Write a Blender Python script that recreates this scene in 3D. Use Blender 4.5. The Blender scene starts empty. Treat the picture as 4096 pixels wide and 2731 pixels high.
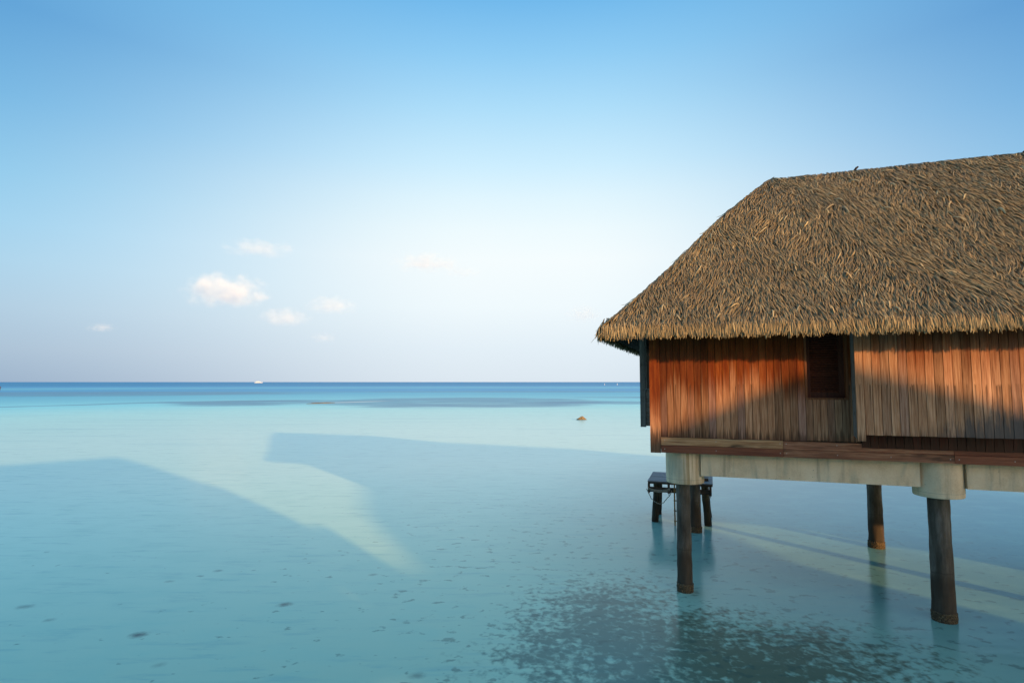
import bpy, math, random
import numpy as np
from mathutils import Vector, noise as mnoise

scene = bpy.context.scene
COL = scene.collection
R = math.radians
random.seed(7)
rng = np.random.default_rng(11)

# ---------------------------------------------------------------- camera, sky, sun, exposure
cam_d = bpy.data.cameras.new("camera")
cam_d.sensor_width = 36.0
cam_d.lens = 20.05
cam_d.clip_start = 0.1
cam_d.clip_end = 200000.0
cam = bpy.data.objects.new("camera", cam_d)
cam.location = (0, 0, 4.0)
cam.rotation_euler = (R(90 + 4.06), 0, 0)
COL.objects.link(cam)
scene.camera = cam

EXPO = 0.75
vs = scene.view_settings
vs.view_transform = 'Standard'
vs.look = 'None'
vs.exposure = EXPO
vs.gamma = 1.0

SUN_EL, SUN_AZ = R(11.6), R(36.5)          # shadows run away from the camera and to the left
sun_dir = Vector((math.sin(SUN_AZ) * math.cos(SUN_EL), -math.cos(SUN_AZ) * math.cos(SUN_EL), math.sin(SUN_EL)))
sun_d = bpy.data.lights.new("sun", 'SUN')
sun_d.energy = 3.6
sun_d.angle = R(0.8)
sun_d.color = (1.0, 0.53, 0.19)
sun = bpy.data.objects.new("sun", sun_d)
sun.rotation_euler = (-sun_dir).to_track_quat('-Z', 'Y').to_euler()
sun.location = (40, -60, 30)
COL.objects.link(sun)


def lin(c):
    out = []
    for x in c:
        x = x / 255.0
        out.append(x / 12.92 if x <= 0.04045 else ((x + 0.055) / 1.055) ** 2.4)
    return out


class G:
    """small helper to write node graphs as expressions"""
    def __init__(self, tree):
        self.t = tree
        tree.nodes.clear()

    def n(self, typ, **kw):
        nd = self.t.nodes.new(typ)
        for k, v in kw.items():
            setattr(nd, k, v)
        return nd

    def put(self, sock, v):
        if hasattr(v, 'is_output') or hasattr(v, 'links'):
            self.t.links.new(v, sock)
        elif v is not None:
            sock.default_value = v

    def m(self, op, a, b=None, c=None, clamp=False):
        nd = self.n('ShaderNodeMath', operation=op, use_clamp=clamp)
        for i, v in enumerate((a, b, c)):
            if v is not None:
                self.put(nd.inputs[i], v)
        return nd.outputs[0]

    def step(self, x, a, b, lo=0.0, hi=1.0):
        nd = self.n('ShaderNodeMapRange', interpolation_type='SMOOTHSTEP')
        self.put(nd.inputs[0], x)
        for i, v in enumerate((a, b, lo, hi)):
            self.put(nd.inputs[i + 1], v)
        return nd.outputs[0]

    def mix(self, f, a, b, blend='MIX'):
        nd = self.n('ShaderNodeMix', data_type='RGBA', blend_type=blend)
        self.put(nd.inputs[0], f)
        for i, v in ((6, a), (7, b)):
            if isinstance(v, (tuple, list)) and len(v) == 3:
                v = (*v, 1)
            self.put(nd.inputs[i], v)
        return nd.outputs[2]

    def noise(self, vec, scale, detail=3.0, rough=0.55, w=None, dist=0.0):
        nd = self.n('ShaderNodeTexNoise', noise_dimensions='4D' if w is not None else '3D')
        if vec is not None:
            self.t.links.new(vec, nd.inputs['Vector'])
        nd.inputs['Scale'].default_value = scale
        nd.inputs['Detail'].default_value = detail
        nd.inputs['Roughness'].default_value = rough
        nd.inputs['Distortion'].default_value = dist
        if w is not None:
            self.put(nd.inputs['W'], w)
        return nd.outputs[0]

    def mapv(self, vec, scale=(1, 1, 1), loc=(0, 0, 0), rot=(0, 0, 0)):
        nd = self.n('ShaderNodeMapping')
        self.t.links.new(vec, nd.inputs[0])
        nd.inputs['Location'].default_value = loc
        nd.inputs['Rotation'].default_value = rot
        nd.inputs['Scale'].default_value = scale
        return nd.outputs[0]

    def sep(self, vec):
        nd = self.n('ShaderNodeSeparateXYZ')
        self.t.links.new(vec, nd.inputs[0])
        return nd.outputs

    def ramp(self, x, pts, interp='LINEAR'):
        nd = self.n('ShaderNodeValToRGB')
        cr = nd.color_ramp
        cr.interpolation = interp
        while len(cr.elements) < len(pts):
            cr.elements.new(0.5)
        for e, (p, c) in zip(cr.elements, pts):
            e.position = p
            e.color = (*c, 1) if len(c) == 3 else c
        self.put(nd.inputs[0], x)
        return nd.outputs[0]

    def attr(self, name):
        nd = self.n('ShaderNodeAttribute', attribute_name=name)
        return nd.outputs['Fac']


# ---- world: sky texture behind the camera, clear hazy evening sky ahead
world = bpy.data.worlds.new("World")
scene.world = world
world.use_nodes = True
g = G(world.node_tree)
tc = g.n('ShaderNodeTexCoord')
nrm = g.n('ShaderNodeVectorMath', operation='NORMALIZE')
g.t.links.new(tc.outputs['Generated'], nrm.inputs[0])
X, Y, Z = g.sep(nrm.outputs[0])
az = g.m('ABSOLUTE', g.m('SUBTRACT', g.m('ARCTAN2', X, Y), R(1.5)))
mid = g.ramp(Z, [(p, lin(c)) for p, c in [
    (0.0, (221, 232, 241)), (0.06, (228, 240, 248)), (0.13, (240, 250, 254)), (0.21, (245, 253, 255)),
    (0.26, (238, 251, 255)), (0.31, (225, 246, 255)), (0.36, (205, 238, 255)), (0.44, (174, 222, 250)), (0.51, (143, 204, 244)), (0.573, (114, 185, 236)), (0.72, (128, 192, 238)), (1.0, (150, 206, 240))]])
side = g.ramp(Z, [(p, lin(c)) for p, c in [
    (0.0, (152, 175, 200)), (0.045, (168, 191, 212)), (0.10, (174, 204, 225)), (0.16, (168, 210, 235)), (0.21, (156, 208, 238)),
    (0.27, (140, 200, 235)), (0.36, (115, 181, 226)), (0.455, (92, 160, 214)), (0.62, (112, 178, 224)), (0.8, (140, 200, 236)), (1.0, (150, 206, 240))]])
f = g.step(az, R(4), R(52))
side = g.mix(g.step(X, 0.05, 0.55, 0.0, 0.75), side, (0.80, 0.84, 0.93), 'MULTIPLY')
front = g.mix(f, mid, side)
sky = g.n('ShaderNodeTexSky', sky_type='NISHITA', sun_disc=False, sun_elevation=SUN_EL, sun_rotation=R(180) - SUN_AZ)
sky.altitude = 0
sky.air_density = 1.0
sky.dust_density = 1.2
sky.ozone_density = 1.5
SKY_S = 0.1
fs = g.n('ShaderNodeVectorMath', operation='SCALE')
g.t.links.new(front, fs.inputs[0])
fs.inputs['Scale'].default_value = 1.0 / (2 ** EXPO) / SKY_S
back = g.step(az, R(58), R(105))
sun_side = g.n('ShaderNodeVectorMath', operation='SCALE')
g.t.links.new(sky.outputs[0], sun_side.inputs[0])
sun_side.inputs['Scale'].default_value = 1.0
bg = g.n('ShaderNodeBackground')
bg.inputs['Strength'].default_value = SKY_S
g.t.links.new(g.mix(g.m('MULTIPLY', back, g.step(Z, 0.35, 0.75, 1, 0)), fs.outputs[0], sun_side.outputs[0]), bg.inputs['Color'])
wo = g.n('ShaderNodeOutputWorld')
g.t.links.new(bg.outputs[0], wo.inputs['Surface'])

cy = scene.cycles
cy.max_bounces = 10
cy.diffuse_bounces = 4
cy.glossy_bounces = 3
cy.volume_bounces = 6
cy.transparent_max_bounces = 8
cy.caustics_reflective = False
cy.caustics_refractive = False
cy.sample_clamp_indirect = 6.0
cy.use_denoising = True

# ---------------------------------------------------------------- frames of reference
YAW = R(-18.94)
BASE = Vector((3.332, 11.279, 0.0))


def world_pt(U, V, Zz=0.0):
    c, s = math.cos(YAW), math.sin(YAW)
    return (BASE.x + U * c - V * s, BASE.y + U * s + V * c, Zz)


# ---------------------------------------------------------------- object helpers
def tag(o, label=None, cat=None, group=None, kind=None):
    for k, v in (('label', label), ('category', cat), ('group', group), ('kind', kind)):
        if v:
            o[k] = v
    return o


def empty(name, loc=(0, 0, 0), rz=0.0):
    o = bpy.data.objects.new(name, None)
    o.empty_display_size = 0.3
    o.location = loc
    o.rotation_euler = (0, 0, rz)
    COL.objects.link(o)
    return o


class MB:
    """collects boxes, lathes and tubes and links them as one mesh object"""
    def __init__(self):
        self.v, self.f, self.t = [], [], []

    def add(self, vs_, fs_, tone=0.5):
        o = len(self.v)
        self.v += [tuple(p) for p in vs_]
        self.f += [tuple(i + o for i in q) for q in fs_]
        self.t += [tone] * len(fs_)
        return self

    def box(self, a, b, tone=0.5, jit=0.0):
        (x0, y0, z0), (x1, y1, z1) = a, b
        p = [(x0, y0, z0), (x1, y0, z0), (x1, y1, z0), (x0, y1, z0), (x0, y0, z1), (x1, y0, z1), (x1, y1, z1), (x0, y1, z1)]
        if jit:
            p = [tuple(c + random.uniform(-jit, jit) for c in q) for q in p]
        return self.add(p, [(0, 3, 2, 1), (4, 5, 6, 7), (0, 1, 5, 4), (1, 2, 6, 5), (2, 3, 7, 6), (3, 0, 4, 7)], tone)

    def bar(self, a, b, w, h, tone=0.5):
        a, b = Vector(a), Vector(b)
        d = (b - a).normalized()
        up = Vector((0, 0, 1)) if abs(d.z) < 0.9 else Vector((0, 1, 0))
        s = d.cross(up).normalized() * (w / 2)
        t = s.cross(d).normalized() * (h / 2)
        p = [a - s - t, a + s - t, a + s + t, a - s + t, b - s - t, b + s - t, b + s + t, b - s + t]
        return self.add(p, [(0, 1, 2, 3), (7, 6, 5, 4), (4, 5, 1, 0), (5, 6, 2, 1), (6, 7, 3, 2), (7, 4, 0, 3)], tone)

    def lathe(self, base, prof, seg=32, jit=0.0, lean=(0, 0), tone=0.5, cap=True):
        vs_, fs_ = [], []
        for r, z in prof:
            for k in range(seg):
                a = 2 * math.pi * k / seg
                rr = r
                if jit:
                    rr += jit * mnoise.noise(Vector((math.cos(a) * 3 + base[0] * 7, math.sin(a) * 3 + base[1] * 5, z * 5)))
                vs_.append((base[0] + lean[0] * z + rr * math.cos(a), base[1] + lean[1] * z + rr * math.sin(a), z))
        for j in range(len(prof) - 1):
            for k in range(seg):
                k2 = (k + 1) % seg
                fs_.append((j * seg + k, j * seg + k2, (j + 1) * seg + k2, (j + 1) * seg + k))
        if cap:
            fs_.append(tuple(range(seg))[::-1])
            fs_.append(tuple((len(prof) - 1) * seg + k for k in range(seg)))
        return self.add(vs_, fs_, tone)

    def tube(self, pts, r, seg=6, tone=0.5):
        pts = [Vector(p) for p in pts]
        vs_, fs_ = [], []
        for i, p in enumerate(pts):
            d = (pts[min(i + 1, len(pts) - 1)] - pts[max(i - 1, 0)]).normalized()
            ref = Vector((0, 1, 0)) if abs(d.y) < 0.9 else Vector((1, 0, 0))
            s = d.cross(ref).normalized()
            t = d.cross(s)
            for k in range(seg):
                a = 2 * math.pi * k / seg
                vs_.append(p + (s * math.cos(a) + t * math.sin(a)) * r)
        for j in range(len(pts) - 1):
            for k in range(seg):
                k2 = (k + 1) % seg
                fs_.append((j * seg + k, j * seg + k2, (j + 1) * seg + k2, (j + 1) * seg + k))
        fs_.append(tuple(range(seg))[::-1])
        fs_.append(tuple((len(pts) - 1) * seg + k for k in range(seg)))
        return self.add(vs_, fs_, tone)

    def build(self, name, mat, parent=None, smooth=False):
        me = bpy.data.meshes.new(name)
        me.from_pydata(self.v, [], self.f)
        at = me.attributes.new('tone', 'FLOAT', 'FACE')
        at.data.foreach_set('value', np.array(self.t, dtype=np.float32))
        me.update()
        if smooth:
            me.polygons.foreach_set('use_smooth', np.ones(len(me.polygons), dtype=bool))
            me.set_sharp_from_angle(angle=R(40))
        me.materials.append(mat)
        o = bpy.data.objects.new(name, me)
        COL.objects.link(o)
        if parent:
            o.parent = parent
        return o


def new_mat(name):
    m = bpy.data.materials.new(name)
    m.use_nodes = True
    return m, G(m.node_tree)


def finish(g, color, rough=0.6, spec=0.4, bump=None, bstr=0.3, bdist=0.01):
    p = g.n('ShaderNodeBsdfPrincipled')
    if isinstance(color, (tuple, list)):
        color = (*color, 1)
    g.put(p.inputs['Base Color'], color)
    g.put(p.inputs['Roughness'], rough)
    p.inputs['Specular IOR Level'].default_value = spec
    if bump is not None:
        b = g.n('ShaderNodeBump')
        b.inputs['Strength'].default_value = bstr
        b.inputs['Distance'].default_value = bdist
        g.t.links.new(bump, b.inputs['Height'])
        g.t.links.new(b.outputs[0], p.inputs['Normal'])
    o = g.n('ShaderNodeOutputMaterial')
    g.t.links.new(p.outputs[0], o.inputs['Surface'])
    return p


def ocoord(g):
    return g.n('ShaderNodeTexCoord').outputs['Object']


# ---------------------------------------------------------------- materials
def wood_planks(name, line_z, weather_top, weather_bot, mould=False, dark=1.0, wmax=0.95):
    m, g = new_mat(name)
    oc = ocoord(g)
    tone = g.attr('tone')
    w = g.m('MULTIPLY', tone, 61.7)
    ox, oy, oz = g.sep(oc)
    grain = g.noise(g.mapv(oc, (55, 55, 2.2)), 1.0, 4, 0.6, w=w, dist=0.6)
    fine = g.noise(g.mapv(oc, (150, 150, 5)), 1.0, 2, 0.5, w=w)
    figure = g.noise(g.mapv(oc, (14, 14, 1.1)), 1.0, 2, 0.5, w=w, dist=1.5)
    gr = g.m('ADD', g.m('MULTIPLY', grain, 0.5), g.m('ADD', g.m('MULTIPLY', fine, 0.2), g.m('MULTIPLY', figure, 0.3)))
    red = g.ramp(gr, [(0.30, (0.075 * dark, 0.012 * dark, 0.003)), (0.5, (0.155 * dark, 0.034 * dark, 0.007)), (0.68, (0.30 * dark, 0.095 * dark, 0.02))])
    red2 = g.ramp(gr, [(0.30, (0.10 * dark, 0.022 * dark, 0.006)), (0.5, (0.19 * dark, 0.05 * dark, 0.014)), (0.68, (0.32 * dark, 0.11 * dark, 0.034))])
    t2 = g.m('FRACT', g.m('MULTIPLY', tone, 7.31))
    t3 = g.m('FRACT', g.m('MULTIPLY', tone, 13.77))
    red = g.mix(g.step(t2, 0.35, 0.9), red, red2)
    pale = g.ramp(gr, [(0.34, (0.19, 0.085, 0.045)), (0.5, (0.46, 0.25, 0.145)), (0.66, (0.66, 0.43, 0.29))])
    pale2 = g.ramp(gr, [(0.34, (0.17, 0.092, 0.070)), (0.5, (0.33, 0.20, 0.16)), (0.66, (0.46, 0.32, 0.275))])
    pale = g.mix(g.step(t3, 0.45, 0.95), pale, pale2)
    # weathering runs up from the foot of the boards, in streaks
    streak = g.noise(g.mapv(oc, (32, 32, 0.5)), 1.0, 3, 0.6, w=w)
    big = g.noise(g.mapv(oc, (0.9, 0.9, 0.4)), 1.0, 2)
    h = g.m('ADD', oz, g.m('ADD', g.m('MULTIPLY', g.m('SUBTRACT', streak, 0.5), 1.2), g.m('ADD', g.m('MULTIPLY', g.m('SUBTRACT', t2, 0.5), 0.5), g.m('MULTIPLY', g.m('SUBTRACT', big, 0.5), 1.6))))
    wf = g.step(h, weather_bot, weather_top, wmax, 0.0)
    col = g.mix(wf, red, pale)
    # board tone
    v = g.m('ADD', 0.64, g.m('MULTIPLY', g.m('FRACT', g.m('MULTIPLY', tone, 3.17)), 0.62))
    col = g.mix(1.0, col, g.n_rgb(v), 'MULTIPLY')
    # dark drip lines below a straight edge and at the foot
    dl = g.noise(g.mapv(oc, (48, 48, 0.35)), 1.0, 2, 0.5, w=g.m('ADD', w, 3.3))
    below = g.step(g.m('ADD', oz, g.m('MULTIPLY', g.m('SUBTRACT', dl, 0.5), 0.5)), line_z - 0.01, line_z + 0.01, 1, 0)
    fade = g.step(oz, line_z - 0.75, line_z, 0.25, 1)
    lines = g.m('MULTIPLY', g.m('MULTIPLY', g.step(dl, 0.55, 0.63), below), g.m('MULTIPLY', fade, 0.7))
    foot = g.noise(g.mapv(oc, (52, 52, 0.8)), 1.0, 2, 0.5, w=g.m('ADD', w, 9.1))
    ft = g.step(g.m('ADD', oz, g.m('MULTIPLY', g.m('SUBTRACT', foot, 0.5), -0.9)), 2.96, 3.14, 0.75, 0)
    col = g.mix(g.m('MAXIMUM', lines, ft), col, (0.055, 0.028, 0.018))
    if mould:
        mn = g.noise(g.mapv(oc, (26, 26, 2.2)), 1.0, 5, 0.7)
        mh = g.m('ADD', g.m('SUBTRACT', oz, g.m('MULTIPLY', g.step(ox, 3.2, 5.2), 0.55)), g.m('MULTIPLY', g.m('SUBTRACT', mn, 0.5), -1.5))
        mf = g.m('MULTIPLY', g.step(mh, 2.75, 3.25, 0.85, 0), g.step(ox, 3.2, 4.4))
        col = g.mix(mf, col, (0.075, 0.075, 0.08))
    rough = g.m('ADD', 0.42, g.m('MULTIPLY', wf, 0.3))
    finish(g, col, rough, 0.16, g.m('ADD', gr, g.m('MULTIPLY', lines, -0.4)), 0.35, 0.006)
    return m


def n_rgb(self, v):
    nd = self.n('ShaderNodeCombineColor')
    for i in range(3):
        self.put(nd.inputs[i], v)
    return nd.outputs[0]


G.n_rgb = n_rgb


def wood_beam(name, c0, c1, c2, rough=0.6, axis='x', stain=0.0):
    m, g = new_mat(name)
    oc = ocoord(g)
    w = g.m('MULTIPLY', g.attr('tone'), 37.0)
    sc = {'x': (1.6, 30, 30), 'y': (30, 1.6, 30), 'z': (30, 30, 1.6)}[axis]
    gr = g.noise(g.mapv(oc, sc), 1.0, 5, 0.62, w=w, dist=0.8)
    col = g.ramp(gr, [(0.3, c0), (0.5, c1), (0.7, c2)])
    if stain:
        s = g.noise(g.mapv(oc, (1.2, 1.2, 9)), 1.0, 4, 0.6, w=w)
        col = g.mix(g.step(s, 0.5, 0.68, 0, stain), col, (0.04, 0.02, 0.013))
    v = g.m('ADD', 0.8, g.m('MULTIPLY', g.m('FRACT', g.m('MULTIPLY', w, 0.137)), 0.4))
    col = g.mix(1.0, col, g.n_rgb(v), 'MULTIPLY')
    finish(g, col, rough, 0.3, gr, 0.3, 0.006)
    return m


def concrete(name):
    m, g = new_mat(name)
    oc = ocoord(g)
    ox, oy, oz = g.sep(oc)
    a = g.noise(oc, 2.2, 5, 0.6)
    fine = g.noise(oc, 38, 4, 0.7)
    col = g.ramp(g.m('ADD', g.m('MULTIPLY', a, 0.65), g.m('MULTIPLY', fine, 0.35)), [(0.32, (0.60, 0.43, 0.27)), (0.5, (0.77, 0.60, 0.42)), (0.68, (0.85, 0.70, 0.52))])
    st = g.noise(g.mapv(oc, (9, 9, 0.7)), 1.0, 4, 0.65)
    col = g.mix(g.step(st, 0.52, 0.74, 0, 0.5), col, (0.22, 0.16, 0.11))
    gn = g.noise(g.mapv(oc, (3.5, 3.5, 0.8)), 1.0, 3, 0.6, dist=0.5)
    col = g.mix(g.step(gn, 0.5, 0.75, 0, 0.5), col, (0.22, 0.26, 0.22))
    rs = g.noise(g.mapv(oc, (16, 16, 0.5)), 1.0, 3, 0.6)
    near = g.step(g.m('ABSOLUTE', g.m('SUBTRACT', ox, 0.16)), 0.02, 0.22, 1, 0)
    col = g.mix(g.m('MULTIPLY', near, g.step(rs, 0.45, 0.62, 0, 0.8)), col, (0.37, 0.23, 0.105))
    pit = g.n('ShaderNodeTexVoronoi')
    g.t.links.new(oc, pit.inputs['Vector'])
    pit.inputs['Scale'].default_value = 7.0
    col = g.mix(g.step(pit.outputs['Distance'], 0.03, 0.075, 0.6, 0), col, (0.10, 0.08, 0.06))
    ring = g.m('MULTIPLY', g.step(g.m('ABSOLUTE', g.m('SUBTRACT', oz, 2.15)), 0.0, 0.008, 1, 0), 0.35)
    col = g.mix(ring, col, (0.12, 0.10, 0.08))
    finish(g, col, 0.85, 0.25, g.m('ADD', a, fine), 0.25, 0.008)
    return m


def pile_mat(name, base, pale, dark, wet, green):
    m, g = new_mat(name)
    oc = ocoord(g)
    ox, oy, oz = g.sep(oc)
    a = g.noise(g.mapv(oc, (5, 5, 1.1)), 1.0, 5, 0.65)
    st = g.noise(g.mapv(oc, (22, 22, 1.0)), 1.0, 4, 0.6)
    col = g.ramp(a, [(0.33, dark), (0.5, base), (0.68, pale)])
    col = g.mix(g.step(st, 0.5, 0.7, 0, 0.5), col, dark)
    sp = g.noise(oc, 26, 4, 0.7)
    col = g.mix(g.step(sp, 0.62, 0.75, 0, 0.5), col, pale)
    gn = g.noise(g.mapv(oc, (6, 6, 1.6)), 1.0, 3, 0.6)
    col = g.mix(g.step(gn, 0.48, 0.7, 0, 0.6), col, green)
    hz = g.m('ADD', oz, g.m('MULTIPLY', g.m('SUBTRACT', a, 0.5), 0.12))
    col = g.mix(g.step(hz, 0.62, 0.86, 0.8, 0), col, wet)
    col = g.mix(g.m('MULTIPLY', g.step(g.m('ABSOLUTE', g.m('SUBTRACT', hz, 0.80)), 0.0, 0.02, 1, 0), 0.5), col, dark)
    col = g.mix(g.step(hz, 0.10, 0.24, 0.75, 0), col, (0.018, 0.016, 0.012))
    finish(g, col, 0.75, 0.3, g.m('ADD', st, sp), 0.35, 0.012)
    return m


M_WALL = wood_planks("varnished_planks", 4.02, 4.05, 3.3, wmax=0.72)
M_BAY = wood_planks("weathered_planks", 4.02, 5.1, 3.75, mould=True)
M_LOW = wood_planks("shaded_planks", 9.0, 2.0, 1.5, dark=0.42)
M_CORNER = wood_planks("corner_board_wood", 9.0, 3.7, 2.3)
M_FASCIA_TOP = wood_beam("fascia_pale", (0.20, 0.085, 0.04), (0.40, 0.22, 0.11), (0.52, 0.34, 0.2), stain=0.9)
M_FASCIA_RED = wood_beam("fascia_red", (0.12, 0.036, 0.02), (0.19, 0.062, 0.034), (0.27, 0.10, 0.055))
M_FASCIA_MID = wood_beam("fascia_brown", (0.10, 0.036, 0.02), (0.25, 0.105, 0.06), (0.42, 0.22, 0.13), stain=0.9)
M_FRAME = wood_beam("dark_frame_wood", (0.04, 0.010, 0.005), (0.075, 0.02, 0.009), (0.12, 0.036, 0.016), axis='z')
M_CASING = wood_beam("window_casing_wood", (0.10, 0.032, 0.012), (0.19, 0.066, 0.025), (0.28, 0.115, 0.05), axis='z')
M_GREYWOOD = wood_beam("grey_weathered_wood", (0.14, 0.125, 0.12), (0.23, 0.21, 0.20), (0.33, 0.31, 0.295), axis='z', stain=0.4)
M_GREYBOARD = wood_beam("grey_boards", (0.13, 0.105, 0.09), (0.22, 0.18, 0.155), (0.31, 0.265, 0.235), axis='x', stain=0.5)
M_DECK = wood_beam("deck_boards", (0.10, 0.095, 0.11), (0.17, 0.165, 0.185), (0.25, 0.245, 0.265), axis='x')
M_DKBEAM = wood_beam("dark_beam_wood", (0.035, 0.024, 0.018), (0.062, 0.044, 0.034), (0.1, 0.075, 0.06), axis='x')
M_CONC = concrete("weathered_concrete")
M_PILE = pile_mat("pile_concrete", (0.098, 0.085, 0.072), (0.19, 0.175, 0.158), (0.04, 0.033, 0.027), (0.042, 0.03, 0.021), (0.06, 0.055, 0.04))
M_POST = pile_mat("platform_post_wood", (0.075, 0.07, 0.045), (0.15, 0.13, 0.085), (0.022, 0.02, 0.014), (0.022, 0.019, 0.014), (0.05, 0.06, 0.03))
m_, g = new_mat("barnacles")
bn = g.noise(ocoord(g), 45, 4, 0.7)
finish(g, g.ramp(bn, [(0.35, (0.03, 0.024, 0.018)), (0.55, (0.11, 0.085, 0.055)), (0.7, (0.27, 0.2, 0.12))]), 0.9, 0.2, bn, 0.8, 0.02)
M_BARN = m_
m_, g = new_mat("dark_glass")
finish(g, (0.012, 0.02, 0.022), 0.12, 0.5)
M_GLASS = m_
m_, g = new_mat("rope_fibre")
rn = g.noise(g.mapv(ocoord(g), (60, 60, 60)), 1.0, 3)
finish(g, g.ramp(rn, [(0.3, (0.16, 0.15, 0.13)), (0.7, (0.38, 0.36, 0.32))]), 0.9, 0.1)
M_ROPE = m_
m_, g = new_mat("bamboo")
bnn = g.noise(g.mapv(ocoord(g), (20, 20, 3)), 1.0, 3)
finish(g, g.ramp(bnn, [(0.3, (0.16, 0.09, 0.03)), (0.7, (0.36, 0.23, 0.09))]), 0.6, 0.3)
M_BAMBOO = m_
m_, g = new_mat("galvanised_screw")
finish(g, (0.45, 0.43, 0.4), 0.4, 0.5)
M_SCREW = m_

# thatch
m_, g = new_mat("palm_thatch")
tone = g.attr('tone')
al = g.attr('along')
oc = ocoord(g)
base = g.ramp(tone, [(0.0, (0.070, 0.052, 0.030)), (0.35, (0.165, 0.122, 0.066)), (0.7, (0.285, 0.220, 0.118)), (0.95, (0.40, 0.325, 0.18)), (1.0, (0.46, 0.41, 0.26))])
patch = g.noise(oc, 0.9, 3, 0.6)
base = g.mix(g.step(patch, 0.4, 0.7, 0, 0.45), base, (0.135, 0.10, 0.058))
tip = g.mix(g.m('MULTIPLY', g.step(al, 0.5, 1.0), 0.35), base, (0.47, 0.385, 0.22))
col = g.mix(g.step(al, 0.0, 0.5, 0.5, 0), tip, (0.060, 0.044, 0.028))
p = finish(g, col, 0.62, 0.3)
M_THATCH = m_
m_, g = new_mat("thatch_underlayer")
tn = g.noise(g.mapv(ocoord(g), (40, 40, 6)), 1.0, 4, 0.6)
finish(g, g.ramp(tn, [(0.3, (0.02, 0.015, 0.011)), (0.7, (0.07, 0.05, 0.034))]), 0.95, 0.1, tn, 0.5, 0.02)
M_UNDER = m_

# ---------------------------------------------------------------- water
m_, g = new_mat("lagoon_water")
oc = ocoord(g)
x, y, z = g.sep(oc)
r = g.m('SQRT', g.m('ADD', g.m('MULTIPLY', x, x), g.m('MULTIPLY', y, y)))
wob = g.noise(g.mapv(oc, (0.008, 0.02, 1)), 1.0, 4, 0.6)
lr = g.m('LOGARITHM', r, 10.0)
lrw = g.m('ADD', lr, g.m('MULTIPLY', g.m('SUBTRACT', wob, 0.5), 0.16))
rr = g.m('DIVIDE', lrw, 5.0)
L = lambda d: math.log10(d) / 5.0
col = g.ramp(rr, [
    (L(7), (0.37, 0.56, 0.44)), (L(13), (0.45, 0.69, 0.57)), (L(22), (0.54, 0.83, 0.71)), (L(45), (0.64, 0.94, 0.85)),
    (L(85), (0.54, 0.93, 0.88)), (L(115), (0.34, 0.84, 0.90)), (L(150), (0.24, 0.68, 0.80)), (L(215), (0.15, 0.55, 0.74)), (L(260), (0.11, 0.44, 0.72)),
    (L(330), (0.11, 0.42, 0.70)), (L(430), (0.17, 0.58, 0.76)), (L(560), (0.09, 0.38, 0.68)), (L(800), (0.05, 0.30, 0.56)), (L(20000), (0.045, 0.27, 0.54))])


def ellipse(cx, cy_, rx, ry, rot=0.0, soft=0.35, amp=0.5, nsc=(0.05, 0.12)):
    c, s = math.cos(rot), math.sin(rot)
    dx = g.m('SUBTRACT', x, cx)
    dy = g.m('SUBTRACT', y, cy_)
    a = g.m('DIVIDE', g.m('ADD', g.m('MULTIPLY', dx, c), g.m('MULTIPLY', dy, s)), rx)
    b = g.m('DIVIDE', g.m('SUBTRACT', g.m('MULTIPLY', dy, c), g.m('MULTIPLY', dx, s)), ry)
    d = g.m('SQRT', g.m('ADD', g.m('MULTIPLY', a, a), g.m('MULTIPLY', b, b)))
    n = g.noise(g.mapv(oc, (nsc[0], nsc[1], 1), loc=(cx * 0.37, cy_ * 0.21, 0)), 1.0, 5, 0.65)
    d = g.m('ADD', d, g.m('MULTIPLY', g.m('SUBTRACT', n, 0.5), amp))
    return g.step(d, 1.0 - soft, 1.0 + soft * 0.4, 1, 0)


REEF = (0.16, 0.345, 0.49)
rfn = g.noise(g.mapv(oc, (0.045, 0.22, 1)), 1.0, 5, 0.7)
for args in ((-10, 119, 31, 31, 0.0, 0.2, 0.7), (18, 112, 20, 9, 0.05, 0.3, 0.9), (-51, 111, 14, 17, 0.2, 0.35, 0.9), (-58, 118, 22, 6, 0.5, 0.35, 0.9),
             (-74, 103, 24, 2.6, 0.97, 0.6, 0.6), (-160, 196, 95, 46, 0.1, 0.3, 0.5), (60, 150, 45, 9, 0, 0.4, 1.0), (20, 240, 120, 14, 0.02, 0.4, 0.8)):
    col = g.mix(g.m('MULTIPLY', g.m('MULTIPLY', ellipse(*args), 0.9), g.step(rfn, 0.36, 0.56, 0.45, 1.0)), col, REEF)
# pale drying sand round the bar
col = g.mix(g.m('MULTIPLY', ellipse(-31.5, 115, 10, 3.0, 0.95, 0.6, 0.8), 0.6), col, (0.66, 0.72, 0.68))
# greener shallows under and before the house, with its shade darkened into the colour
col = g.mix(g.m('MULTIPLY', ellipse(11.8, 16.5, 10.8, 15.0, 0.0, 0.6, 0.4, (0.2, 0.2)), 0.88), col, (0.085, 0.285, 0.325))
# soft broken streaks, drawn out along the shore
sk = g.noise(g.mapv(oc, (0.75, 3.8, 1)), 1.0, 5, 0.66)
sk2 = g.noise(g.mapv(oc, (0.06, 0.5, 1)), 1.0, 4, 0.6)
col = g.mix(g.step(sk, 0.50, 0.74, 0, 0.42), col, (0.17, 0.40, 0.42))
col = g.mix(g.m('MULTIPLY', g.step(sk2, 0.5, 0.75, 0, 0.3), g.step(r, 14, 60)), col, (0.22, 0.56, 0.62))
mot = g.noise(g.mapv(oc, (0.9, 1.3, 1)), 1.0, 5, 0.6)
col = g.mix(g.m('MULTIPLY', g.step(mot, 0.42, 0.72, 0, 0.3), g.step(r, 45, 12)), col, (0.30, 0.60, 0.52))
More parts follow.
